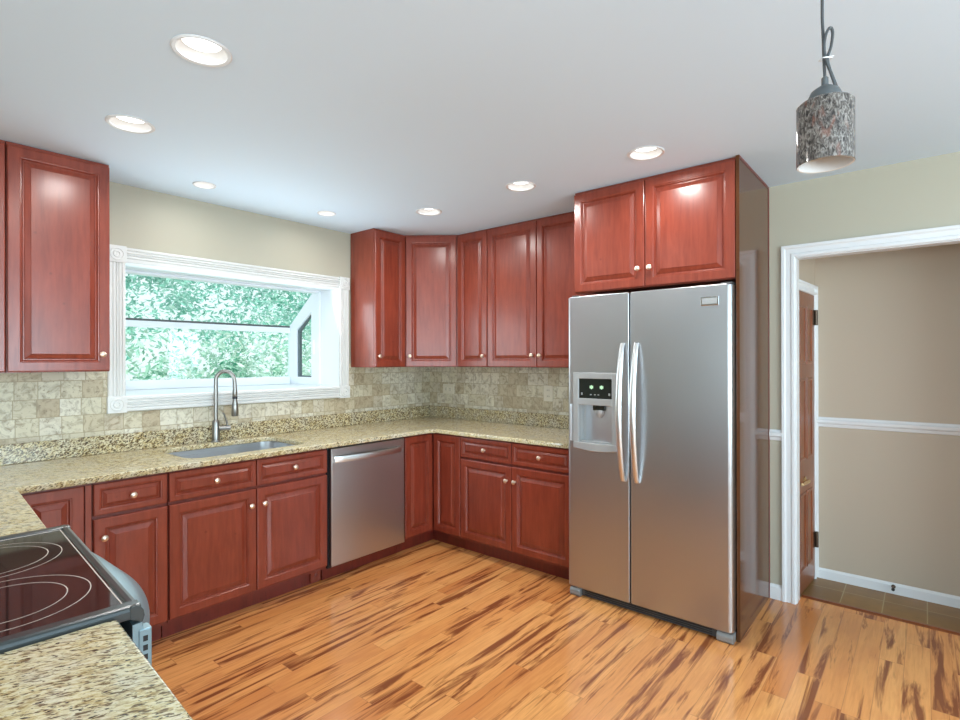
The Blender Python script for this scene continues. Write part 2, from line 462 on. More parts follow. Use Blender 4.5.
struct(b.build('wall_left', 'wall_paint'), 'greige dining side wall with a wide opening added for light', 'wall')
b = B()
b.box(LX, -4.9, FY - 0.15, FY, 0, H); b.box(-1.5, XB, FY - 0.15, FY, 0, H)
b.box(-4.9, -1.5, FY - 0.15, FY, 0, 0.45); b.box(-4.9, -1.5, FY - 0.15, FY, 2.35, H)
struct(b.build('wall_front', 'wall_paint'), 'greige dining wall behind the viewer with a wide opening added for light', 'wall')

# hall beyond the doorway
b = B(); b.box(HX, HX + 0.1, -6.2, -2.9, -0.05, H)
struct(b.build('wall_hall', 'hall_paint'), 'taupe hall wall with a white chair rail seen through doorway', 'wall')
b = B(); b.box(XB, HX + 0.1, -6.2, -2.9, H, H + 0.08)
struct(b.build('ceiling_hall', 'ceiling_paint'), 'ceiling of the narrow hall past the doorway', 'ceiling')

# ------------------------------------------------------------------ tile backsplash (finish of the walls)
b = B(); b.box(-4.4, x0 - 0.05, WY - 0.010, WY, 1.015, 1.42); b.box(x1 + 0.05, WX - 0.009, WY - 0.010, WY, 1.015, 1.42)
b.box(x0 - 0.05, x1 + 0.05, WY - 0.010, WY, 1.015, 1.18)
b.build('tile_backsplash', 'tile_back', wall_back)
b = B(); b.box(WX - 0.010, WX, -1.90, WY, 1.015, 1.42)
b.build('tile_backsplash', 'tile_right', wall_right)

# ------------------------------------------------------------------ doorway casing, baseboards, chair rails
CAS = [(0, 0), (0, 0.012), (0.006, 0.018), (0.020, 0.018), (0.026, 0.013), (0.050, 0.013), (0.058, 0.020), (0.073, 0.020), (0.073, 0)]
def casing_board(b, p0, p1, wdir, ndir, m0=0.0, m1=0.0):
    p0, p1, w, n = Vector(p0), Vector(p1), Vector(wdir), Vector(ndir); d = (p1 - p0).normalized()
    b.loft([[p0 - d * a * m0 + w * a + n * c for a, c in CAS], [p1 + d * a * m1 + w * a + n * c for a, c in CAS]])
dc = sthing('door_1', 'white cased doorway opening to the hall right of the refrigerator', 'doorway', (WX, -3.0, 0))
b = B(); casing_board(b, (WX, DY0, 0), (WX, DY0, DZ), (0, 1, 0), (-1, 0, 0), 0, 1); b.build('casing', 'white_trim', dc, 0.001)
b = B(); casing_board(b, (WX, DY1, 0), (WX, DY1, DZ), (0, -1, 0), (-1, 0, 0), 0, 1); b.build('casing', 'white_trim', dc, 0.001)
b = B(); casing_board(b, (WX, DY1, DZ), (WX, DY0, DZ), (0, 0, 1), (-1, 0, 0), 1, 1); b.build('casing_head', 'white_trim', dc, 0.001)
b = B()
b.box(WX, XB + 0.004, DY0 - 0.004, DY0 + 0.012, 0, DZ); b.box(WX, XB + 0.004, DY1 - 0.012, DY1 + 0.004, 0, DZ); b.box(WX, XB + 0.004, DY1, DY0, DZ - 0.004, DZ + 0.01)
b.build('jamb', 'white_trim', dc)

BBP = [(0, 0), (0.014, 0), (0.014, 0.070), (0.010, 0.080), (0.004, 0.088), (0, 0.088)]
b = B(); b.prism(BBP, (WX, DY0 + 0.073, 0), (WX, -2.867, 0), (-1, 0, 0), (0, 0, 1))
struct(b.build('baseboard_right', 'white_trim'), 'short white baseboard between refrigerator panel and doorway casing', 'baseboard')
b = B(); b.prism([(a, c * 0.74) for a, c in BBP], (HX, -6.2, -0.002), (HX, -3.03, -0.002), (-1, 0, 0), (0, 0, 1))
struct(b.build('baseboard_hall', 'white_trim'), 'white baseboard along the hall wall over slate tile', 'baseboard')
CR = [(0, 0), (0.008, 0.004), (0.012, 0.020), (0.022, 0.030), (0.024, 0.046), (0.014, 0.054), (0.010, 0.066), (0, 0.066)]
b = B(); b.prism(CR, (WX, DY0 + 0.073, 0.957), (WX, -2.867, 0.957), (-1, 0, 0), (0, 0, 1))
struct(b.build('trim_2', 'white_trim'), 'short white chair rail between refrigerator panel and doorway casing', 'chair rail')
b = B(); b.prism(CR, (HX, -6.2, 0.999), (HX, -3.03, 0.999), (-1, 0, 0), (0, 0, 1))
struct(b.build('trim_3', 'white_trim'), 'long white chair rail on the taupe hall wall', 'chair rail')

# hall end wall with its wooden door (slightly off square)
AE = math.atan2(-0.035, HX - XB)
XE = Matrix.Translation((XB, -2.992, 0)) @ Matrix.Rotation(AE, 4, 'Z')
LE = math.hypot(HX - XB, 0.035)
b = B(XE); b.box(0.0, LE, 0.0, 0.08, 0, H)
struct(b.build('wall_hall_end', 'hall_paint'), 'end wall of the hall above the wooden door', 'wall')
hd = sthing('door_2', 'reddish wood panelled hall door with brass knob and dark hinges', 'door', (0.36, -3.0, 0))
b = B(XE)
b.prism([(a * 0.85, c) for a, c in CAS], (LE - 0.062, 0, 0), (LE - 0.062, 0, 1.93), (1, 0, 0), (0, -1, 0))
b.prism([(a * 0.85, c) for a, c in CAS], (0.0, 0, 1.868), (LE, 0, 1.868), (0, 0, 1), (0, -1, 0))
b.build('casing', 'white_trim', hd)
b = B(XE); dw = LE - 0.066; b.box(0.0, dw, -0.010, 0.0, 0.008, 1.865)
b.build('door_leaf', 'door_wood', hd)
for (u0, u1, a0, a1) in ((0.03, 0.165, 1.42, 1.78), (0.20, 0.33, 1.42, 1.78), (0.03, 0.165, 0.82, 1.33), (0.20, 0.33, 0.82, 1.33), (0.03, 0.165, 0.14, 0.62), (0.20, 0.33, 0.14, 0.62)):
    b = B(XE); b.loft([[Vector((p, -0.010 - d, q)) for p, q in ((u0 + i, a0 + i), (u1 - i, a0 + i), (u1 - i, a1 - i), (u0 + i, a1 - i))] for i, d in ((0, 0), (0.002, 0.006), (0.012, 0.007), (0.022, 0.001), (0.030, 0.001))])
    b.build('door_panel', 'door_wood', hd)
kb = B(XE); kb.lathe([(0.026, 0), (0.026, 0.006), (0.012, 0.010), (0.010, 0.022)], (0.15, -0.010, 0.690), (0, -1, 0), 20)
kb.tube([(0.15, -0.032, 0.690), (0.10, -0.034, 0.690), (0.02, -0.030, 0.690)], [0.012, 0.010, 0.009], 12)
kb.build('lever', 'brass', hd, 0, True)
for hz in (0.215, 1.67):
    b = B(XE); b.tube([(dw - 0.002, -0.022, hz), (dw - 0.002, -0.022, hz + 0.10)], 0.011, 10); b.box(dw - 0.03, dw + 0.02, -0.014, -0.009, hz, hz + 0.10)
    b.build('hinge', 'bronze', hd)

ds_ = thing('door_stop', 'small dark spring door stop on the hall baseboard', 'door stop', (HX - 0.012, -3.44, 0.045))
b = B(); b.lathe([(0.011, -0.004), (0.011, 0.004), (0.005, 0.006), (0.005, 0.052)], (HX - 0.012, -3.44, 0.045), (-1, 0, 0), 14); b.build('spring', 'bronze', ds_, 0, True)
b = B(); b.lathe([(0.005, 0.050), (0.009, 0.052), (0.009, 0.064), (0.006, 0.068)], (HX - 0.012, -3.44, 0.045), (-1, 0, 0), 14); b.build('tip', 'rubber_dark', ds_, 0, True)

# ------------------------------------------------------------------ garden window over the sink
wn = sthing('window_1', 'white garden window with sloped glass roof over the kitchen sink', 'window', (-1.77, WY, 1.235))
x0, x1, z0, z1 = WIN
def fluted(b, p0, p1, wdir, w):
    prof = [(0, 0)]
    for a, c in ((0.0, 0.014), (0.06, 0.019), (0.17, 0.019), (0.20, 0.012), (0.26, 0.012), (0.30, 0.018), (0.36, 0.018), (0.39, 0.011), (0.46, 0.011), (0.50, 0.018), (0.54, 0.011), (0.61, 0.011), (0.64, 0.018), (0.70, 0.018), (0.74, 0.012), (0.80, 0.012), (0.83, 0.019), (0.94, 0.019), (1.0, 0.014)):
        prof.append((a * w, c))
    prof.append((w, 0))
    b.prism(prof, p0, p1, wdir, (0, -1, 0))
cw = 0.088
yf = WY - 0.010
for nm, p0, p1, wd in (('casing', (x0 - cw, yf, z0), (x0 - cw, yf, z1), (1, 0, 0)), ('casing', (x1, yf, z0), (x1, yf, z1), (1, 0, 0)),
                       ('casing_head', (x0, yf, z1), (x1, yf, z1), (0, 0, 1)), ('casing_sill', (x0, yf, z0 - cw), (x1, yf, z0 - cw), (0, 0, 1))):
    b = B(); fluted(b, p0, p1, wd, cw); b.build(nm, 'casing_cream', wn)
for cx in (x0 - cw / 2, x1 + cw / 2):
    for cz in (z0 - cw / 2, z1 + cw / 2):
        b = B(); q = 0.049; b.box(cx - q, cx + q, WY - 0.034, WY - 0.010, cz - q, cz + q)
        blk = b.build('corner_block', 'casing_cream', wn, 0.002)
        b = B(); b.lathe([(0.038, 0), (0.037, 0.005), (0.031, 0.006), (0.029, 0.001), (0.022, 0.001), (0.020, 0.006), (0.012, 0.007), (0.010, 0.002), (0.004, 0.003)], (cx, WY - 0.034, cz), (0, -1, 0), 24)
        b.build('rosette', 'casing_cream', blk, 0, True)
# deep jamb box
YU0, YU1 = 0.30, 0.78        # the projecting unit
ZF = 1.748                   # top of its front glass
b = B()
b.box(x0 - 0.02, x0 + 0.003, WY - 0.008, YU0, z0 - 0.02, z1 + 0.02); b.box(x1 - 0.003, x1 + 0.02, WY - 0.008, YU0, z0 - 0.02, z1 + 0.02)
b.box(x0, x1, WY - 0.008, YU0, z1 - 0.003, z1 + 0.02)
b.build('jamb', 'vinyl_white', wn)
b = B(); b.box(x0 + 0.001, x1 - 0.001, WY - 0.012, YU0, z0 - 0.022, z0 + 0.004); b.box(x0 - 0.03, x1 + 0.03, YU0, YU1 + 0.02, z0 - 0.022, z0 + 0.0035)
b.build('window_shelf', 'vinyl_white', wn, 0.003)
# frame of the projecting unit
def bar(b, p, q, w, d):
    p, q = Vector(p), Vector(q); t = (q - p).normalized(); ax = Vector((1, 0, 0)) if abs(t.x) < 0.9 else Vector((0, 1, 0))
    bx = t.cross(ax).normalized(); ax = bx.cross(t).normalized()
    b.loft([[c + ax * i * w / 2 + bx * j * d / 2 for i, j in ((-1, -1), (1, -1), (1, 1), (-1, 1))] for c in (p, q)])
ZT = z1 - 0.012
for xx, s in ((x0 - 0.026, 1), (x1 + 0.026, -1)):
    rf = lambda y: ZT + 0.008 + (ZF - 0.002 - ZT - 0.008) * max(0, (y - YU0 - 0.09)) / (YU1 - YU0 - 0.10)      # underside of the glass roof
    out = [(YU0, z0 + 0.004), (YU1, z0 + 0.004), (YU1, rf(YU1) - 0.004), (YU0 + 0.09, rf(0)), (YU0, rf(0))]
    inn = [(YU0 + 0.115, z0 + 0.070), (YU1 - 0.135, z0 + 0.070), (YU1 - 0.135, rf(YU1 - 0.135) - 0.125), (YU0 + 0.115, rf(YU0 + 0.115) - 0.150), (YU0 + 0.115, rf(YU0 + 0.115) - 0.160)]
    def ring_panel(out, inn, xa, xb):
        b = B(); P = lambda X, L: [Vector((X, y, z)) for y, z in L]
        b.loft([P(xa, out), P(xb, out), P(xb, inn), P(xa, inn), P(xa, out)], True, False, False); return b
    ring_panel(out, inn, xx, xx + s * 0.045).build('side_frame', 'vinyl_white', wn, 0.003)
    cy, cz = sum(p[0] for p in inn) / 5, sum(p[1] for p in inn) / 5
    inn2 = [(y + (0.014 if y < cy else -0.030), z + (0.012 if z < cz else -0.012)) for y, z in inn]
    ring_panel(inn, inn2, xx + s * 0.008, xx + s * 0.030).build('side_inner_edge', 'edge_grey', wn)  # dark grey band along the inside of the side frame
    b = B(); b.loft([[Vector((xx + s * dx, y, z)) for y, z in inn] for dx in (0.002, 0.005)]); b.build('side_pane', 'pane_glass', wn)
    b = B(); y_, z_ = YU0 + 0.07, 1.50; b.box(*sorted((xx + s * 0.045, xx + s * 0.062)), y_ - 0.012, y_ + 0.012, z_, z_ + 0.12); b.build('latch', 'vinyl_white', wn, 0.004)
b = B(); b.box(x0 + 0.02, x1 - 0.02, YU1 - 0.040, YU1 - 0.002, z0 + 0.006, z0 + 0.072); b.box(x0 + 0.02, x1 - 0.02, YU1 - 0.040, YU1 - 0.002, ZF - 0.056, ZF - 0.010)
b.build('front_frame', 'vinyl_white', wn, 0.003)
b = B(); b.box(x0 - 0.02, x1 + 0.02, YU1 - 0.03, YU1 + 0.004, ZF - 0.008, ZF + 0.006)
b.build('eave_gasket', 'cap_grey', wn)
b = B(); b.box(x0 + 0.02, x1 - 0.02, YU0 + 0.002, YU0 + 0.088, ZT - 0.006, z1 + 0.03)
b.build('head_frame', 'vinyl_white', wn, 0.003)
b = B(); b.box(x0, x1, YU1 - 0.024, YU1 - 0.020, z0 + 0.05, ZF - 0.02); b.build('front_pane', 'pane_glass', wn)
b = B(); bar(b, ((x0 + x1) / 2, YU0 + 0.08, ZT + 0.012), ((x0 + x1) / 2, YU1 - 0.01, ZF + 0.002), x1 - x0 + 0.03, 0.005); b.build('roof_pane', 'pane_glass', wn)
# made-up windows of the dining side, out of frame, added to bring in light
def added_window(name, label, loc, along, w, h, zlo):
    t = sthing(name, label, 'window', loc)
    ax = Vector(along); nx = Vector((0, 0, 1)).cross(ax)
    b = B()
    L = Vector(loc)
    def bx(a0, a1, c0, c1):
        p = [L + ax * a + Vector((0, 0, c)) + nx * d for d in (-0.03, 0.03) for a, c in ((a0, c0), (a1, c0), (a1, c1), (a0, c1))]
        b.loft([p[:4], p[4:]])
    for k in range(4):
        a = -w / 2 + k * w / 3; bx(max(-w / 2, a - 0.03), min(w / 2, a + 0.03), zlo, zlo + h)
    bx(-w / 2, w / 2, zlo, zlo + 0.05); bx(-w / 2, w / 2, zlo + h - 0.05, zlo + h)
    b.build('window_frame', 'white_trim', t)
    b = B(); p = [L + ax * a + Vector((0, 0, c)) + nx * d for d in (-0.003, 0.003) for a, c in ((-w / 2, zlo), (w / 2, zlo), (w / 2, zlo + h), (-w / 2, zlo + h))]
    b.loft([p[:4], p[4:]]); b.build('window_pane', 'pane_glass', t)
added_window('added_window_left', 'added unseen window in the left wall, for fill light', (LX - 0.06, -4.1, 0), (0, 1, 0), 3.0, 1.9, 0.45)
added_window('added_window_front', 'added unseen window in the wall behind the viewer, for fill light', (-3.2, FY - 0.06, 0), (1, 0, 0), 3.4, 1.9, 0.45)

# ------------------------------------------------------------------ countertops
PO = Vector((-3.131, -0.6555)); PA = math.atan(0.066)
pd = Vector((-math.sin(PA), -math.cos(PA))); pn = Vector((math.cos(PA), -math.sin(PA)))
def pw(u, w): q = PO + pd * u + pn * w; return (q.x, q.y)
XP = Matrix(((pd.x, pn.x, 0, PO.x), (pd.y, pn.y, 0, PO.y), (0, 0, 1, 0), (0, 0, 0, 1)))   # local (u, w, z) of the peninsula
UR0, UR1 = 0.838, 1.655
cf = -0.6555
SINK = (-2.395, -1.665, -0.540, -0.050)
outer = [(WX - 0.002, WY - 0.002), (WX - 0.002, -1.885), (cf, -1.885), (cf, cf - 0.03), (cf - 0.03, cf), (PO.x, PO.y), pw(UR0 - 0.006, 0), pw(UR0 - 0.006, -0.70), (-3.86, WY - 0.002)]
ct = thing('countertop', 'speckled granite countertop running along window wall and under right cabinets', 'countertop', (-1.5, -0.3, CT0))
sx0, sx1, sy0, sy1 = SINK
hole = rrect(sx0, sx1, sy0, sy1, 0.09, 8)
slab_obj('slab', slab([outer, hole], CT0, CT1, 0.004), 'granite_top', ct)
b = B(); b.box(-4.3, WX - 0.031, WY - 0.0305, WY - 0.0105, CT1 + 0.0005, 1.0185); b.build('upstand', 'granite_upstand', ct, 0.002)
b = B(); b.box(WX - 0.0305, WX - 0.0105, -1.885, WY - 0.0105, CT1 + 0.0005, 1.0185); b.build('upstand', 'granite_upstand', ct, 0.002)
near = [pw(UR1 + 0.004, -0.012), pw(UR1 + 0.012, 0.0), pw(2.45, 0), pw(2.45, -0.95), pw(UR1 + 0.004, -0.95)]
cn = slab_obj('countertop', slab([near], CT0, CT1, 0.004), 'granite_top')
tag(cn, 'granite countertop end piece in the near corner in front of range', 'countertop')
XPN = XP
b = B(XP); b.box(UR1 + 0.02, 2.42, -0.66, -0.02, 0.0, CT0 - 0.001)
tag(b.build('base_cabinet', 'cherry'), 'cherry base cabinet under the granite end piece beside the range', 'cabinet')

# ------------------------------------------------------------------ cabinet fronts
KNOB = None
def knob(parent, p, N, big=1.0):
    b = B(); b.lathe([(0.008, 0), (0.007, 0.003), (0.0055, 0.008), (0.0065, 0.012), (0.0135, 0.017), (0.0155, 0.021), (0.014, 0.026), (0.009, 0.029), (0.002, 0.0302)], p, N, 20)
    return b.build('knob', 'pale_knob', parent, 0, True)

def front(name, root, O, Ux, N, w, h, kpos=None, st=0.058, mat='cherry'):
    b = B(); b.door(O, Ux, N, w, h, 0.02, st)
    d = b.build(name, mat, root)
    if kpos is not None:
        O, Ux, N = Vector(O), Vector(Ux).normalized(), Vector(N).normalized()
        knob(d, O + Ux * kpos[0] + Vector((0, 0, kpos[1])) + N * 0.02, N)
    return d

DB, DT = 0.122, 0.708          # base door bottom / top
RB, RT = 0.724, 0.872          # drawer bottom / top
FX = -0.6105                   # plane of the carcass fronts
def base_carcass(root, pts_box, toe):
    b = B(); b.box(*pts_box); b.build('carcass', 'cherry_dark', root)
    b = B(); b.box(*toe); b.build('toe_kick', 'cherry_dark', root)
def X(v): return (1, 0, 0)

# left corner base cabinet, mostly behind the peninsula
t = thing('base_cabinet', 'cherry corner base cabinet partly hidden behind the range, no knob', 'cabinet', (-3.0, FX, 0))
base_carcass(t, (-3.85, -2.860, FX, WY - 0.03, 0.10, CT0 - 0.001), (-3.80, -2.860, -0.535, -0.45, 0.0, 0.10))
front('door', t, (-3.13, FX, DB), (1, 0, 0), (0, -1, 0), 3.13 - 2.888, RT - DB)
b = B(); b.box(-2.884, -2.860, FX - 0.016, FX, 0.10, RT); b.build('filler', 'cherry', t)
# single drawer and door
def base_unit(label, xa, xb, splits, kn, hollow=False):
    t = thing('base_cabinet', label, 'cabinet', ((xa + xb) / 2, FX, 0))
    if not hollow:
        base_carcass(t, (xa + 0.001, xb - 0.001, FX, WY - 0.03, 0.10, CT0 - 0.001), (xa + 0.001, xb - 0.001, -0.535, -0.45, 0.0, 0.10))
    else:
        b = B(); q, r = xa + 0.001, xb - 0.001
        b.box(q, q + 0.016, FX + 0.018, WY - 0.03, 0.1, CT0 - 0.001); b.box(r - 0.016, r, FX + 0.018, WY - 0.03, 0.1, CT0 - 0.001)
        b.box(q, r, FX, FX + 0.0175, 0.1, CT0 - 0.001); b.box(q + 0.0165, r - 0.0165, FX + 0.018, WY - 0.03, 0.1, 0.118)
        b.build('carcass', 'cherry_dark', t)
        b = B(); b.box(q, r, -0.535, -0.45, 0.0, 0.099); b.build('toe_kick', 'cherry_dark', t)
    e = [xa] + splits + [xb]
    for i, (p, q) in enumerate(zip(e, e[1:])):
        w = q - p - 2 * G
        front('drawer', t, (p + G, FX, RB), (1, 0, 0), (0, -1, 0), w, RT - RB, (w / 2, (RT - RB) / 2), 0.036)
        k = kn[i]; front('door', t, (p + G, FX, DB), (1, 0, 0), (0, -1, 0), w, DT - DB, (0.038 if k == 'l' else w - 0.036, DT - DB - 0.09))
    return t
base_unit('narrow cherry base cabinet with one drawer over one door, left of sink', -2.855, -2.535, [], ['l'])
sb = base_unit('wide cherry sink base cabinet with two doors, beside the dishwasher', -2.531, -1.590, [-2.065], ['r', 'l'], True)
b = B(); b.box(-1.665, -1.592, -0.553, -0.536, 0.012, 0.098); eb = b.build('toe_block', 'cherry', sb, 0.002)
b = B(); b.lathe([(0.012, 0), (0.012, 0.002), (0.006, 0.004)], (-1.628, -0.553, 0.055), (0, -1, 0), 16); b.build('button', 'cherry_dark', eb)

# corner base with two doors meeting in the inner corner
t = thing('base_cabinet', 'cherry inside-corner base cabinet with two narrow doors meeting, no knobs', 'cabinet', (-0.5, -0.5, 0))
b = B(); b.box(-0.922, WX - 0.03, FX, WY - 0.03, 0.10, CT0 - 0.001); b.box(FX, WX - 0.03, -0.912, FX, 0.10, CT0 - 0.001)
b.build('carcass', 'cherry_dark', t)
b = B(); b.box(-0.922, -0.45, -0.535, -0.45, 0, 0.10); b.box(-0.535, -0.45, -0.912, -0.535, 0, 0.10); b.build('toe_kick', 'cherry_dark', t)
front('door', t, (-0.918, FX, DB), (1, 0, 0), (0, -1, 0), 0.918 - 0.6335, RT - DB)
front('door', t, (FX, -0.6335, DB), (0, -1, 0), (-1, 0, 0), 0.911 - 0.6335, RT - DB)
# right base: two drawers, two doors
t = thing('base_cabinet', 'cherry base cabinet with two drawers and two doors, left of refrigerator', 'cabinet', (FX, -1.39, 0))
base_carcass(t, (FX, WX - 0.03, -1.87, -0.914, 0.10, CT0 - 0.001), (-0.535, -0.45, -1.87, -0.914, 0.0, 0.10))
for p, q, k in ((-0.915, -1.392, 'r'), (-1.392, -1.868, 'l')):
    w = p - q - 2 * G
    front('drawer', t, (FX, p - G, RB), (0, -1, 0), (-1, 0, 0), w, RT - RB, (w / 2, (RT - RB) / 2), 0.036)
    front('door', t, (FX, p - G, DB), (0, -1, 0), (-1, 0, 0), w, DT - DB, (0.03 if k == 'l' else w - 0.036, DT - DB - 0.10))

# ------------------------------------------------------------------ dishwasher
t = thing('dishwasher', 'stainless steel dishwasher with curved bar handle under the counter', 'dishwasher', (-1.25, FX, 0))
b = B(); b.box(-1.574, -0.930, FX + 0.005, -0.05, 0.09, CT0 - 0.004); b.build('body', 'rubber_dark', t)
b = B(); b.box(-1.569, -0.936, -0.640, FX, 0.105, CT0 - 0.010); dwd = b.build('door', 'stainless_dishwasher', t, 0.006, False, 3)
b = B(); b.box(-1.574, -0.930, -0.540, -0.50, 0.0, 0.098); b.build('toe_kick', 'cherry_dark', t)
pts = []; N = 16
for i in range(N + 1):
    a = i / N; pts.append((-1.553 + a * 0.57, -0.642 - 0.040 * math.sin(PI * a) ** 0.6 - 0.002, 0.803))
b = B()
loops = []
for (x, y, z) in pts: loops.append([Vector((x, y + dy, z + dz)) for dy, dz in ((-0.010, -0.020), (-0.014, 0.0), (-0.010, 0.018), (0.006, 0.018), (0.006, -0.020))])
b.loft(loops); b.build('handle', 'stainless_bright', dwd, 0, True)

# ------------------------------------------------------------------ upper cabinets
ZU, ZUT = 1.391, H - 0.002
UDY = -0.2655                   # door faces of the window-wall uppers
UDX = -0.315
def upper_y(label, xa, xb, doors):
    t = thing('upper_cabinet', label, 'cabinet', ((xa + xb) / 2, WY, ZU))
    b = B(); b.box(xa, xb, UDY + 0.02, WY - 0.0105, ZU, ZUT); b.build('carcass', 'cherry', t, 0.001)
    for p, q, k in doors:
        w = q - p - 2 * G
        front('door', t, (p + G, UDY + 0.02, ZU + 0.004), (1, 0, 0), (0, -1, 0), w, ZUT - ZU - 0.022, (0.030 if k == 'l' else w - 0.036, 0.086))
    return t
upper_y('tall cherry wall cabinet at left edge, cut off by frame', -3.56, -3.103, [(-3.56, -3.103, 'l')])
upper_y('tall cherry wall cabinet with one door, left of the window', -3.101, -2.683, [(-3.101, -2.683, 'r')])
upper_y('narrow cherry wall cabinet with one door, right of the window', -0.902, -0.580, [(-0.902, -0.580, 'l')])
# diagonal corner
t = thing('upper_cabinet', 'diagonal cherry corner wall cabinet between two walls, single door', 'cabinet', (-0.3, -0.3, ZU))
poly = [(-0.578, WY - 0.0105), (WX - 0.0105, WY - 0.0105), (WX - 0.0105, -0.600), (UDX + 0.018, -0.600), (-0.578, UDY + 0.018)]
b = B(); b.loft([[Vector((x, y, z)) for x, y in poly] for z in (ZU, ZUT)]); b.build('carcass', 'cherry', t, 0.001)
p, q = Vector((-0.578, UDY + 0.018, 0)), Vector((UDX + 0.018, -0.600, 0)); dxy = (q - p).normalized(); nn = Vector((dxy.y, -dxy.x, 0))
if nn.dot(Vector((-1, -1, 0))) < 0: nn = -nn
w = (q - p).length - 0.03
O = p + dxy * 0.015; O.z = ZU + 0.004
front('door', t, O, dxy, nn, w, ZUT - ZU - 0.022, (0.034, 0.086))
def upper_x(label, ya, yb, doors, depth=UDX, zb=ZU, kz=0.086, wall=WX - 0.0105):
    t = thing('upper_cabinet', label, 'cabinet', (WX, (ya + yb) / 2, zb))
    b = B(); b.box(depth + 0.02, wall, yb, ya, zb, ZUT); b.build('carcass', 'cherry', t, 0.001)
    for p, q, k in doors:
        w = p - q - 2 * G
        front('door', t, (depth + 0.02, p - G, zb + 0.004), (0, -1, 0), (-1, 0, 0), w, ZUT - zb - 0.022, (0.030 if k == 'l' else w - 0.034, kz))
    return t
upper_x('narrow cherry wall cabinet right of the diagonal corner cabinet', -0.602, -0.921, [(-0.602, -0.921, 'r')])
upper_x('wide cherry wall cabinet with two doors, next to the refrigerator', -0.923, -1.862, [(-0.923, -1.392, 'r'), (-1.392, -1.862, 'l')])
upper_x('short deep cherry cabinet above the refrigerator', -1.905, -2.848, [(-1.905, -2.365, 'r'), (-2.365, -2.848, 'l')], -0.662, 1.8635, 0.102, WX - 0.002)
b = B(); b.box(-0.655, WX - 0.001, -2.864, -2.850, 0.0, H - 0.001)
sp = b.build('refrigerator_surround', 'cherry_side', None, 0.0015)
tag(sp, 'full height glossy brown side panel right of the refrigerator', 'panel')
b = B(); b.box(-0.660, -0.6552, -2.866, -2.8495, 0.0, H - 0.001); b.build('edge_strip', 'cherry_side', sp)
b = B(); b.box(WX - 0.018, WX - 0.001, -2.8665, -2.8642, 0.0, H - 0.001); b.build('scribe_strip', 'cherry_dark', sp)
b = B(); b.box(-0.655, WX - 0.018, -2.8665, -2.8642, H - 0.016, H - 0.001); b.build('top_strip', 'cherry_dark', sp)

# ------------------------------------------------------------------ refrigerator
FD = -0.7245; YS = -2.3005
t = thing('refrigerator', 'tall stainless steel side-by-side refrigerator with ice dispenser', 'refrigerator', (-0.4, -2.37, 0))
b = B(); b.box(-0.655, -0.02, -2.842, -1.902, 0.03, 1.815); b.build('body', 'fridge_side', t, 0.004)
b = B(); b.box(-0.668, -0.655, -2.835, -1.912, 0.06, 1.812); b.build('gasket', 'gap_black', t)
NL, NR, NB, NTP, NBK = -1.978, -2.199, 0.952, 1.176, FD + 0.050    # dispenser niche
def fdoor(y1, y0, niche=False):
    """door slab with rounded vertical edges, between y1 (left) and y0 (right)"""
    r = 0.022 if niche else 0.005; prof = []
    for i in range(7):
        a = PI / 2 * i / 6; prof.append((FD + r - r * math.sin(a), y1 - r + r * math.cos(a)))
    n0 = len(prof)
    if niche: prof += [(FD, NL), (FD, NL), (FD, NR), (FD, NR)]
    r = 0.005 if niche else 0.022
    for i in range(7):
        a = PI / 2 * i / 6; prof.append((FD + r - r * math.cos(a), y0 + r - r * math.sin(a)))
    prof = [(-0.668, y1)] + prof + [(-0.668, y0)]
    b = B()
    zs = [(0.058, 0.006, 0), (0.063, 0.0, 0), (1.826, 0.0, 0), (1.832, 0.007, 0)]
    if niche: zs[2:2] = [(NB, 0.0, 0), (NB, 0.0, 1), (NTP, 0.0, 1), (NTP, 0.0, 0)]
    cy = (y0 + y1) / 2; loops = []
    for z, d, cut in zs:
        L = []
        for i, (x, y) in enumerate(prof):
            if niche and cut and i in (n0 + 1, n0 + 2): x = NBK
            L.append(Vector((x + (0.004 if x < -0.7 and d else 0), y + (d if y < cy else -d) * (0 if niche and n0 <= i < n0 + 4 else 1), z)))
        loops.append(L)
    b.loft(loops)
    return b
YL0, YL1 = -1.894, YS + 0.004
YR0, YR1 = YS - 0.004, -2.846
dl = fdoor(YL0, YL1, True).build('door', 'stainless', t, 0, True, 2, 35)
dr = fdoor(YR0, YR1).build('door', 'stainless', t, 0, True, 2, 35)
for q in (dl, dr):
    md = q.modifiers.new('normals', 'WEIGHTED_NORMAL'); md.keep_sharp = True; md.weight = 100
b = B(); b.box(-0.69, -0.668, YL1, YR0, 0.06, 1.825); b.build('door_gap', 'gap_black', t)
# handles: bowed bars beside the split
def fhandle(parent, y, s):
    b = B(); N = 24; loops = []
    for i in range(N + 1):
        a = i / N; z = 0.752 + a * 0.790
        bow = 0.062 * math.sin(PI * a) ** 0.75 + 0.006
        yy = y
        tw = 0.019 * (0.75 + 0.25 * math.sin(PI * a)); th = 0.011
        c = Vector((FD - bow, yy, z))
        loops.append([c + Vector((math.cos(k * PI / 6) * th, math.sin(k * PI / 6) * tw, 0)) for k in range(12)])
    b.loft(loops)
    return b.build('handle', 'stainless_bright', parent, 0, True)
fhandle(dl, YS + 0.038, 1); fhandle(dr, YS - 0.045, -1)
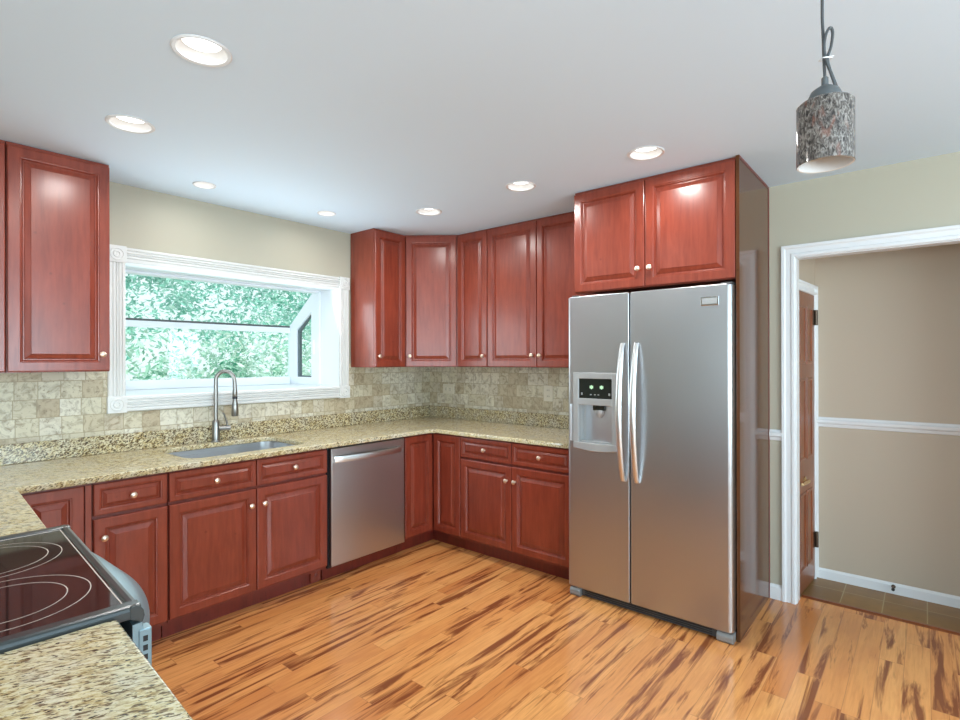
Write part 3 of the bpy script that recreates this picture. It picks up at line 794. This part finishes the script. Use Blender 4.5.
# dispenser: bezel, lit display, niche with nozzle and paddle
yl, yr = -1.944, -2.228
b = B()
x0_, x1_ = FD - 0.016, FD + 0.001
b.box(x0_, x1_, NL - 0.002, yl, 0.925, 1.370); b.box(x0_, x1_, yr, NR + 0.002, 0.925, 1.370)
b.box(x0_, x1_, NR, NL, 1.334, 1.370); b.box(x0_, x1_, NR, NL, NTP, 1.216)
K = 12; loops = []
for i in range(K + 1):
    a = i / K; y = yl + (yr - yl) * a; sg = math.sin(PI * a)
    loops.append([Vector((x1_, y, NB)), Vector((x0_ - 0.012 * sg, y, NB)), Vector((x0_ - 0.012 * sg, y, 0.915 - 0.010 * sg)), Vector((x1_, y, 0.908 - 0.012 * sg))])
b.loft(loops)
ds = b.build('dispenser', 'dispenser_grey', dl, 0.003)
b = B(); b.box(FD - 0.006, FD - 0.0005, NR, NL, 1.216, 1.334); dp = b.build('display', 'display_black', ds)
for yy, w_ in ((-2.062, 0.022), (-2.128, 0.022)):
    b = B()
    for k in range(3): b.box(FD - 0.0068, FD - 0.006, yy - w_ / 2 + k * 0.008, yy - w_ / 2 + k * 0.008 + 0.005, 1.276 - 0.004 * (k % 2), 1.292 + 0.003 * (k % 2))
    b.build('readout', 'display_light', dp)
for k, yy in enumerate((-1.998, -2.058, -2.085, -2.108, -2.178)):
    b = B(); b.box(FD - 0.0068, FD - 0.006, yy - 0.005, yy + 0.005, 1.236, 1.242 + (0.008 if k in (0, 4) else 0)); b.build('button', 'dispenser_grey', dp)
b = B(); b.box(FD + 0.002, NBK - 0.001, NR + 0.001, NR + 0.005, NB + 0.001, NTP - 0.001); b.box(FD + 0.002, NBK - 0.001, NL - 0.005, NL - 0.001, NB + 0.001, NTP - 0.001)
b.box(NBK - 0.005, NBK - 0.001, NR + 0.001, NL - 0.001, NB + 0.001, NTP - 0.001); b.box(FD + 0.001, NBK - 0.005, NR + 0.005, NL - 0.005, NB + 0.001, NB + 0.008)
b.build('niche', 'dispenser_grey', ds)
b = B(); b.box(FD + 0.004, NBK - 0.006, -2.145, -2.065, NTP - 0.030, NTP - 0.001); b.build('nozzle_housing', 'display_black', ds, 0.003)
b = B(); b.lathe([(0.030, 0), (0.030, -0.02), (0.022, -0.036), (0.012, -0.046)], (FD + 0.022, -2.105, NTP - 0.028), (0, 0, 1), 20); b.build('nozzle', 'dispenser_grey', ds, 0, True)
b = B(); b.prism([(0, 0), (0.016, 0), (0.006, 0.11), (0, 0.11)], (NBK - 0.006, -2.075, NB + 0.012), (NBK - 0.006, -2.135, NB + 0.012), (-1, 0, 0), (0, 0, 1)); b.build('paddle', 'dispenser_grey', ds, 0.002)
# badge, hinge caps, base grille and feet
b = B(); b.box(FD - 0.004, FD + 0.001, -2.784, -2.693, 1.726, 1.774); bd = b.build('badge', 'chrome', dr, 0.003)
b = B(); b.box(FD - 0.0046, FD - 0.004, -2.776, -2.701, 1.735, 1.765); b.build('badge_plate', 'dispenser_grey', bd)
b = B(); b.box(-0.700, -0.58, -1.965, -1.912, 1.833, 1.843); b.build('hinge_cap', 'fridge_side', t, 0.003)
b = B(); b.box(-0.700, -0.58, -2.842, -2.785, 1.833, 1.843); b.build('hinge_cap', 'fridge_side', t, 0.003)
b = B(); b.box(-0.698, -0.66, -2.79, -1.965, 0.008, 0.052); gr = b.build('base_grille', 'fridge_side', t, 0.003)
b = B()
for k in range(3): b.box(-0.7005, -0.698, -2.74, -2.00, 0.016 + k * 0.011, 0.022 + k * 0.011)
b.build('grille_slot', 'gap_black', gr)
for ya, yb in ((-1.975, -1.905), (-2.846, -2.765)):
    b = B(); b.loft([[Vector((x, y, z)) for x, y in ((-0.66, ya), (-0.66, yb), (xf, yb), (xf, ya))] for z, xf in ((0.0, -0.712), (0.012, -0.722), (0.036, -0.722), (0.050, -0.708))])
    b.build('foot_cover', 'foot_grey', t, 0.004)

# ------------------------------------------------------------------ range set into the peninsula
o = Vector((*pw((UR0 + UR1) / 2, -0.3), 0))
t = thing('range', 'smooth-top electric range with black glass cooktop set into granite counter', 'range', o)
U0_, U1_ = UR0, UR1
TZ = 0.928
b = B(XP); b.box(U0_ + 0.004, U1_ - 0.004, -0.64, 0.0, 0.0, 0.90); b.build('body', 'black_enamel', t)
b = B(XP); b.box(U0_ + 0.040, U1_ - 0.040, -0.62, 0.024, 0.9005, TZ - 0.005); gl = b.build('cooktop', 'cooktop_glass', t)
# trim frame: rounded enamel rails round the glass
def rail(b, p0, p1, wdir, w, zt=TZ):
    prof = [(0, 0.9005), (0, zt - 0.010), (0.003, zt - 0.003), (0.010, zt), (w - 0.008, zt), (w - 0.002, zt - 0.003), (w, zt - 0.0055), (w, 0.9005)]
    b.prism([(a, c) for a, c in prof], p0, p1, wdir, (0, 0, 1))
b = B(XP)
rail(b, (U0_, -0.66, 0), (U0_, 0.046, 0), (1, 0, 0), 0.040); rail(b, (U1_, 0.046, 0), (U1_, -0.66, 0), (-1, 0, 0), 0.040)
rail(b, (U0_ + 0.040, -0.66, 0), (U1_ - 0.040, -0.66, 0), (0, 1, 0), 0.040)
b.loft([[Vector((u, w, z)) for w, z in ((0.024, 0.9005), (0.024, TZ - 0.0055), (0.026, TZ - 0.001), (0.036, TZ), (0.044, TZ - 0.004), (0.050, TZ - 0.014), (0.052, TZ - 0.026), (0.048, 0.888))] for u in (U0_ + 0.0005, U1_ + 0.0005)])
b.build('cooktop_trim', 'black_enamel', t, 0.002)
b = B(XP)
for (a0, a1, c0, c1) in ((U0_ + 0.040, U1_ - 0.040, 0.018, 0.0205), (U0_ + 0.040, U0_ + 0.0425, -0.62, 0.018), (U1_ - 0.0425, U1_ - 0.040, -0.62, 0.018)):
    b.box(a0, a1, c0, c1, TZ - 0.005, TZ - 0.0042)
b.build('edge_line', 'ring_print', t)
def ring(cu, cw_, r, wd=0.0022):
    b = B(XP); k = 64
    L = [[Vector((cu + q * math.cos(2 * PI * i / k), cw_ + q * math.sin(2 * PI * i / k), TZ - 0.0044)) for q in (r, r + wd)] for i in range(k + 1)]
    for A, C in zip(L, L[1:]): b.face([A[0], A[1], C[1], C[0]])
    return b
for cu, cw_, rs in ((1.080, -0.160, (0.122, 0.152)), (1.425, -0.160, (0.112, 0.155)), (1.080, -0.46, (0.085,)), (1.425, -0.46, (0.10, 0.075))):
    for r in rs: ring(cu, cw_, r).build('burner_ring', 'ring_print', gl)
# bowed front panel with the handle, oven door, vent strip
K = 28; loops = []
for i in range(K + 1):
    a = i / K; u = U0_ + 0.03 + (U1_ - U0_ - 0.034) * a
    bow = 0.085 * math.sin(PI * min(1, a * 1.0)) ** 0.8
    loops.append([Vector((u, w, z)) for w, z in ((0.030, 0.886), (0.048, 0.886), (0.052 + bow * 0.55, 0.868), (0.050 + bow * 0.95, 0.838), (0.046 + bow, 0.818), (0.040 + bow * 0.9, 0.800), (0.030, 0.796))])
b = B(XP); b.loft(loops); b.build('control_panel', 'range_steel', t, 0, True, 2, 50)
b = B(XP); b.box(U0_ + 0.006, U1_ - 0.006, 0.001, 0.040, 0.20, 0.792); od = b.build('oven_door', 'black_enamel', t, 0.004)
b = B(XP); b.box(U1_ - 0.034, U1_ - 0.002, 0.0405, 0.066, 0.56, 0.872); vs = b.build('vent_strip', 'range_steel', t, 0.003)
b = B(XP)
for k in range(14):
    zz = 0.585 + k * 0.020
    b.box(U1_ - 0.022, U1_ - 0.013, 0.0658, 0.0664, zz, zz + 0.012); b.box(U1_ - 0.0022, U1_ - 0.0014, 0.049, 0.058, zz, zz + 0.012)
b.build('vent_slot', 'gap_black', vs)
b = B(XP); b.box(U0_ + 0.006, U1_ - 0.006, 0.001, 0.034, 0.045, 0.19); b.build('storage_drawer', 'black_enamel', t, 0.004)

# ------------------------------------------------------------------ sink and faucet
t = thing('sink', 'stainless steel undermount sink set in granite counter below window', 'sink', ((sx0 + sx1) / 2, (sy0 + sy1) / 2, 0.70))
o_ = rrect(sx0 - 0.015, sx1 + 0.015, sy0 - 0.015, sy1 + 0.015, 0.10, 8); i_ = rrect(sx0 - 0.004, sx1 + 0.004, sy0 - 0.004, sy1 + 0.004, 0.092, 8)
m_ = rrect(sx0 + 0.006, sx1 - 0.006, sy0 + 0.006, sy1 - 0.006, 0.085, 8); f_ = rrect(sx0 + 0.03, sx1 - 0.03, sy0 + 0.03, sy1 - 0.03, 0.07, 8); g_ = rrect(sx0 + 0.2, sx1 - 0.2, sy0 + 0.15, sy1 - 0.15, 0.05, 8)
b = B(); V3 = lambda L, z: [Vector((x, y, z)) for x, y in L]
b.loft([V3(o_, CT0 - 0.0015), V3(i_, CT0 - 0.0015), V3(i_, CT0 - 0.004), V3(m_, 0.715), V3(f_, 0.690), V3(g_, 0.684)], True, False, True)
bs = b.build('basin', 'sink_steel', t, 0, True)
b = B(); b.lathe([(0.045, 0.0), (0.043, 0.003), (0.034, 0.001), (0.03, 0.0005)], ((sx0 + sx1) / 2, (sy0 + sy1) / 2, 0.6845), (0, 0, 1), 24); b.build('drain', 'chrome', bs, 0, True)

fx, fy = -2.023, -0.012
t = thing('faucet', 'tall brushed nickel gooseneck pull-down faucet behind the sink', 'faucet', (fx, fy, CT1))
b = B(); b.lathe([(0.030, 0), (0.030, 0.006), (0.024, 0.012), (0.0235, 0.128), (0.020, 0.138), (0.015, 0.143)], (fx, fy, CT1 + 0.0005), (0, 0, 1), 24); b.build('body', 'nickel', t, 0, True)
dirn = Vector((0.86, -0.51, 0)).normalized()
pts = []; Rr = 0.056; zt = 1.315
base = Vector((fx, fy, 0))
for z in (1.05, 1.15, 1.25, zt): pts.append(base + Vector((0, 0, z)))
for i in range(1, 15):
    a = PI * i / 14 * 0.97; pts.append(base + dirn * (Rr - Rr * math.cos(a)) + Vector((0, 0, zt + Rr * 1.12 * math.sin(a))))
e = pts[-1]; pts += [e + Vector((0, 0, -0.03)) + dirn * 0.002, e + Vector((0, 0, -0.07)) + dirn * 0.003]
b = B(); b.tube(pts, 0.0125, 14); b.build('spout', 'nickel', t, 0, True)
e = pts[-1]
b = B(); b.lathe([(0.0135, 0.0), (0.0150, -0.01), (0.0150, -0.045), (0.012, -0.052), (0.0125, -0.060), (0.020, -0.105), (0.0225, -0.170), (0.019, -0.176)], e + Vector((0, 0, 0.004)), (0, 0, 1), 20); sh = b.build('spray_head', 'nickel', t, 0, True)
b = B(); b.lathe([(0.0156, -0.045), (0.0156, -0.062)], e + Vector((0, 0, 0.004)), (0, 0, 1), 20); b.build('grip_ring', 'rubber_dark', sh, 0, True)
sd = Vector((0.90, -0.43, 0)).normalized()
b = B(); b.tube([base + Vector((0, 0, 1.003)) + sd * 0.02, base + Vector((0, 0, 1.003)) + sd * 0.088], 0.0165, 16); b.build('handle_hub', 'nickel', t, 0, True)
q0 = base + sd * 0.070 + Vector((0, 0, 1.016))
b = B(); b.tube([q0, q0 + Vector((-0.006, 0, 0.03)), q0 + Vector((-0.022, 0.0, 0.075)), q0 + Vector((-0.030, 0, 0.088))], [0.008, 0.0065, 0.0055, 0.006], 10); b.build('lever', 'nickel', t, 0, True)

# ------------------------------------------------------------------ outlets
t = thing('outlet', 'beige double outlet plate on the tile backsplash near refrigerator', 'outlet', (WX - 0.01, -1.29, 1.18))
b = B(); b.box(WX - 0.0165, WX - 0.0102, -1.333, -1.247, 1.118, 1.242); b.build('plate', 'outlet_plate', t, 0.003)
for dz in (-0.024, 0.024):
    b = B(); b.box(WX - 0.019, WX - 0.0164, -1.307, -1.273, 1.18 + dz - 0.017, 1.18 + dz + 0.017); so = b.build('socket', 'outlet_plate', t, 0.001)
    b = B()
    for dy in (-0.008, 0.008): b.box(WX - 0.0194, WX - 0.0189, -1.29 + dy - 0.0015, -1.29 + dy + 0.0015, 1.18 + dz - 0.004, 1.18 + dz + 0.008)
    b.build('slot', 'slot_dark', so)
t = thing('outlet', 'beige sideways outlet plate on the tile near the inside corner', 'outlet', (WX - 0.01, -0.2, 1.18))
b = B(); b.box(WX - 0.0165, WX - 0.0102, -0.270, -0.130, 1.136, 1.224); b.build('plate', 'outlet_plate', t, 0.003)
for dy in (-0.026, 0.026):
    b = B(); b.box(WX - 0.019, WX - 0.0164, -0.2 + dy - 0.017, -0.2 + dy + 0.017, 1.163, 1.197); so = b.build('socket', 'outlet_plate', t, 0.001)
    b = B()
    for dz in (-0.008, 0.008): b.box(WX - 0.0194, WX - 0.0189, -0.2 + dy - 0.004, -0.2 + dy + 0.008, 1.18 + dz - 0.002, 1.18 + dz + 0.002)
    b.build('slot', 'slot_dark', so)

# ------------------------------------------------------------------ recessed lights
def can(x, y, r, label, k=1.0):
    t = thing('recessed_light', label, 'ceiling light', (x, y, H), 'recessed ceiling lights')
    q = r * 0.86
    b = B(); b.lathe([(q - 0.001, 0.004), (q - 0.002, -0.003), (r * 0.95, -0.006), (r, -0.002), (r, -0.0003)], (x, y, H), (0, 0, 1), 40, False, False); b.build('trim_ring', 'can_white', t, 0, True)
    b = B(); b.lathe([(q - 0.0015, 0.002), (q * 0.92, 0.012), (q * 0.80, 0.030), (q * 0.74, 0.032)], (x, y, H), (0, 0, 1), 40, False, False); b.build('baffle', 'can_baffle', t, 0, True)
    b = B(); b.lathe([(q * 0.76, 0.0305), (q * 0.4, 0.027), (q * 0.02, 0.026)], (x, y, H), (0, 0, 1), 40, False, True); b.build('lens', 'led_lens', t, 0, True)
    lo = lamp('can_bulb', 'AREA', (0, 0, -0.0075), CAN_W * k, CAN_COL, (0, 0, 0), shape='DISK', size=q * 1.3, spread=math.radians(170))
    lo.parent = t
    return t
LBL = ['largest recessed ceiling light, nearest the top left of view', 'recessed ceiling light in front of the left wall cabinet',
       'small recessed ceiling light near the window wall, left of two', 'small recessed ceiling light near the window wall, right of two',
       'recessed ceiling light in front of the diagonal corner cabinet', 'recessed ceiling light in front of wide two-door wall cabinet', 'recessed ceiling light above the refrigerator doors']
for (x, y), r, l in zip(LIGHTS, LIGHT_R, LBL): can(x, y, r, l, 0.3 if r < 0.08 else 1.0)

# ------------------------------------------------------------------ pendant
pc = Vector((-2.07, -3.409, 1.994)); pr = 0.0605; ph = 0.148
t = thing('pendant_light', 'pendant light with grey swirled glass cylinder shade on knotted cord', 'pendant light', (pc.x, pc.y, pc.z))
b = B(); b.lathe([(0.022, ph / 2 + 0.004), (pr - 0.006, ph / 2 + 0.002), (pr, ph / 2 - 0.004), (pr, -ph / 2), (pr - 0.001, -ph / 2 - 0.001)], pc, (0, 0, 1), 48, False, False)
sh = b.build('lamp_shade', 'swirl_glass', t, 0, True)
b = B(); b.lathe([(pr - 0.001, -ph / 2 - 0.001), (pr - 0.005, -ph / 2), (pr - 0.005, ph / 2 - 0.006), (0.02, ph / 2 - 0.002)], pc, (0, 0, 1), 48, False, False)
b.build('shade_liner', 'shade_inner', sh, 0, True)
top = pc + Vector((0, 0, ph / 2))
b = B(); b.lathe([(0.038, 0.004), (0.037, 0.014), (0.030, 0.030), (0.016, 0.040), (0.0075, 0.044), (0.0075, 0.062), (0.004, 0.066)], top, (0, 0, 1), 28); b.build('socket_cap', 'cap_grey', t, 0, True)
b = B(); b.lathe([(0.012, 0.0), (0.012, -0.03), (0.028, -0.06), (0.028, -0.085), (0.012, -0.105), (0.002, -0.108)], top, (0, 0, 1), 20); b.build('bulb', 'can_white', t, 0, True)
rt = Vector((math.sin(YAW), -math.cos(YAW), 0))
def cpt(a, z): return top + rt * a + Vector((0, 0, z))
b = B()
b.tube([cpt(0, 0.062), cpt(-0.002, 0.10), cpt(-0.004, 0.16), cpt(-0.006, 0.21), cpt(-0.006, 0.30), cpt(0, H - top.z - 0.006)], 0.0034, 8)
lp = [cpt(0.030, 0.016), cpt(0.022, 0.040), cpt(0.008, 0.075), cpt(-0.003, 0.105), cpt(-0.007, 0.135), cpt(-0.002, 0.165), cpt(0.008, 0.180), cpt(0.014, 0.168), cpt(0.010, 0.135), cpt(0.001, 0.105), cpt(0.008, 0.075), cpt(0.020, 0.040), cpt(0.026, 0.018)]
sm = []
for i in range(len(lp) - 1):
    p0, p1, p2, p3 = lp[max(i - 1, 0)], lp[i], lp[i + 1], lp[min(i + 2, len(lp) - 1)]
    for k in range(5):
        a = k / 5; sm.append(0.5 * ((2 * p1) + (p2 - p0) * a + (2 * p0 - 5 * p1 + 4 * p2 - p3) * a * a + (3 * p1 - p0 - 3 * p2 + p3) * a ** 3))
sm.append(lp[-1])
fwd = Vector((math.cos(YAW), math.sin(YAW), 0))
sm = [p - fwd * 0.008 for p in sm]
b.tube(sm, 0.0034, 8)
b.build('cord', 'cord_grey', t, 0, True)
b = B(); b.tube([cpt(-0.012, 0.106) - fwd * 0.012, cpt(0.010, 0.106) - fwd * 0.012, cpt(0.012, 0.106) + fwd * 0.004, cpt(-0.012, 0.106) + fwd * 0.004, cpt(-0.012, 0.106) - fwd * 0.012, cpt(0.014, 0.110) - fwd * 0.012], 0.0011, 6); b.build('cord_tie', 'can_white', t)
b = B(); b.lathe([(0.06, 0), (0.06, -0.012), (0.02, -0.022), (0.005, -0.024)], (top.x, top.y, H - 0.0005), (0, 0, 1), 28); b.build('canopy', 'cap_grey', t, 0, True)

# ------------------------------------------------------------------ garden outside
b = B(); b.box(-14, 14, WY + 0.16, 22, -0.6, -0.5)
struct(b.build('ground_outside', 'lawn'), 'pale ground outside the garden window', 'ground')
def leaves(name, mat, n, xr, yr_, zr, size, parent, dens):
    rnd = random.Random(name); bm = bmesh.new(); made = 0
    clumps = [(rnd.uniform(*xr), rnd.uniform(*yr_), rnd.uniform(*zr), rnd.uniform(0.18, 0.5)) for _ in range(dens)]
    for _ in range(n):
        c = rnd.choice(clumps)
        p = Vector((rnd.gauss(c[0], c[3]), rnd.gauss(c[1], c[3]), rnd.gauss(c[2], c[3] * 0.7)))
        if not (yr_[0] - 0.6 < p.y < yr_[1] + 0.8): continue
        L = rnd.uniform(*size); W_ = L * rnd.uniform(0.25, 0.5)
        ax = Vector((rnd.uniform(-1, 1), rnd.uniform(-1, 1), rnd.uniform(-0.9, 0.5))).normalized()
        sd_ = ax.cross(Vector((rnd.uniform(-1, 1), rnd.uniform(-1, 1), rnd.uniform(-1, 1)))).normalized()
        nn_ = ax.cross(sd_)
        v = [bm.verts.new(p + ax * a + sd_ * s + nn_ * q) for a, s, q in ((0, 0, 0), (L * 0.45, W_ / 2, L * 0.08), (L, 0, -L * 0.05), (L * 0.45, -W_ / 2, L * 0.08))]
        bm.faces.new(v)
    me = bpy.data.meshes.new(name); bm.to_mesh(me); bm.free(); me.materials.append(MAT[mat])
    o = bpy.data.objects.new(name, me); COL.objects.link(o)
    if parent: o.parent = parent
    return o
o = leaves('tree_foliage', 'leaf_teal', 34000, (-2.5, 8.0), (7.0, 8.6), (2.0, 5.2), (0.07, 0.17), None, 130)
tag(o, 'teal green tree foliage filling the upper half of the window view', 'foliage', None, 'stuff')
o = leaves('shrub_foliage', 'leaf_pale', 20000, (-2.2, 5.0), (4.0, 5.4), (-0.2, 1.75), (0.05, 0.15), None, 90)
tag(o, 'pale sunlit brush with white gaps in the lower window view', 'foliage', None, 'stuff')
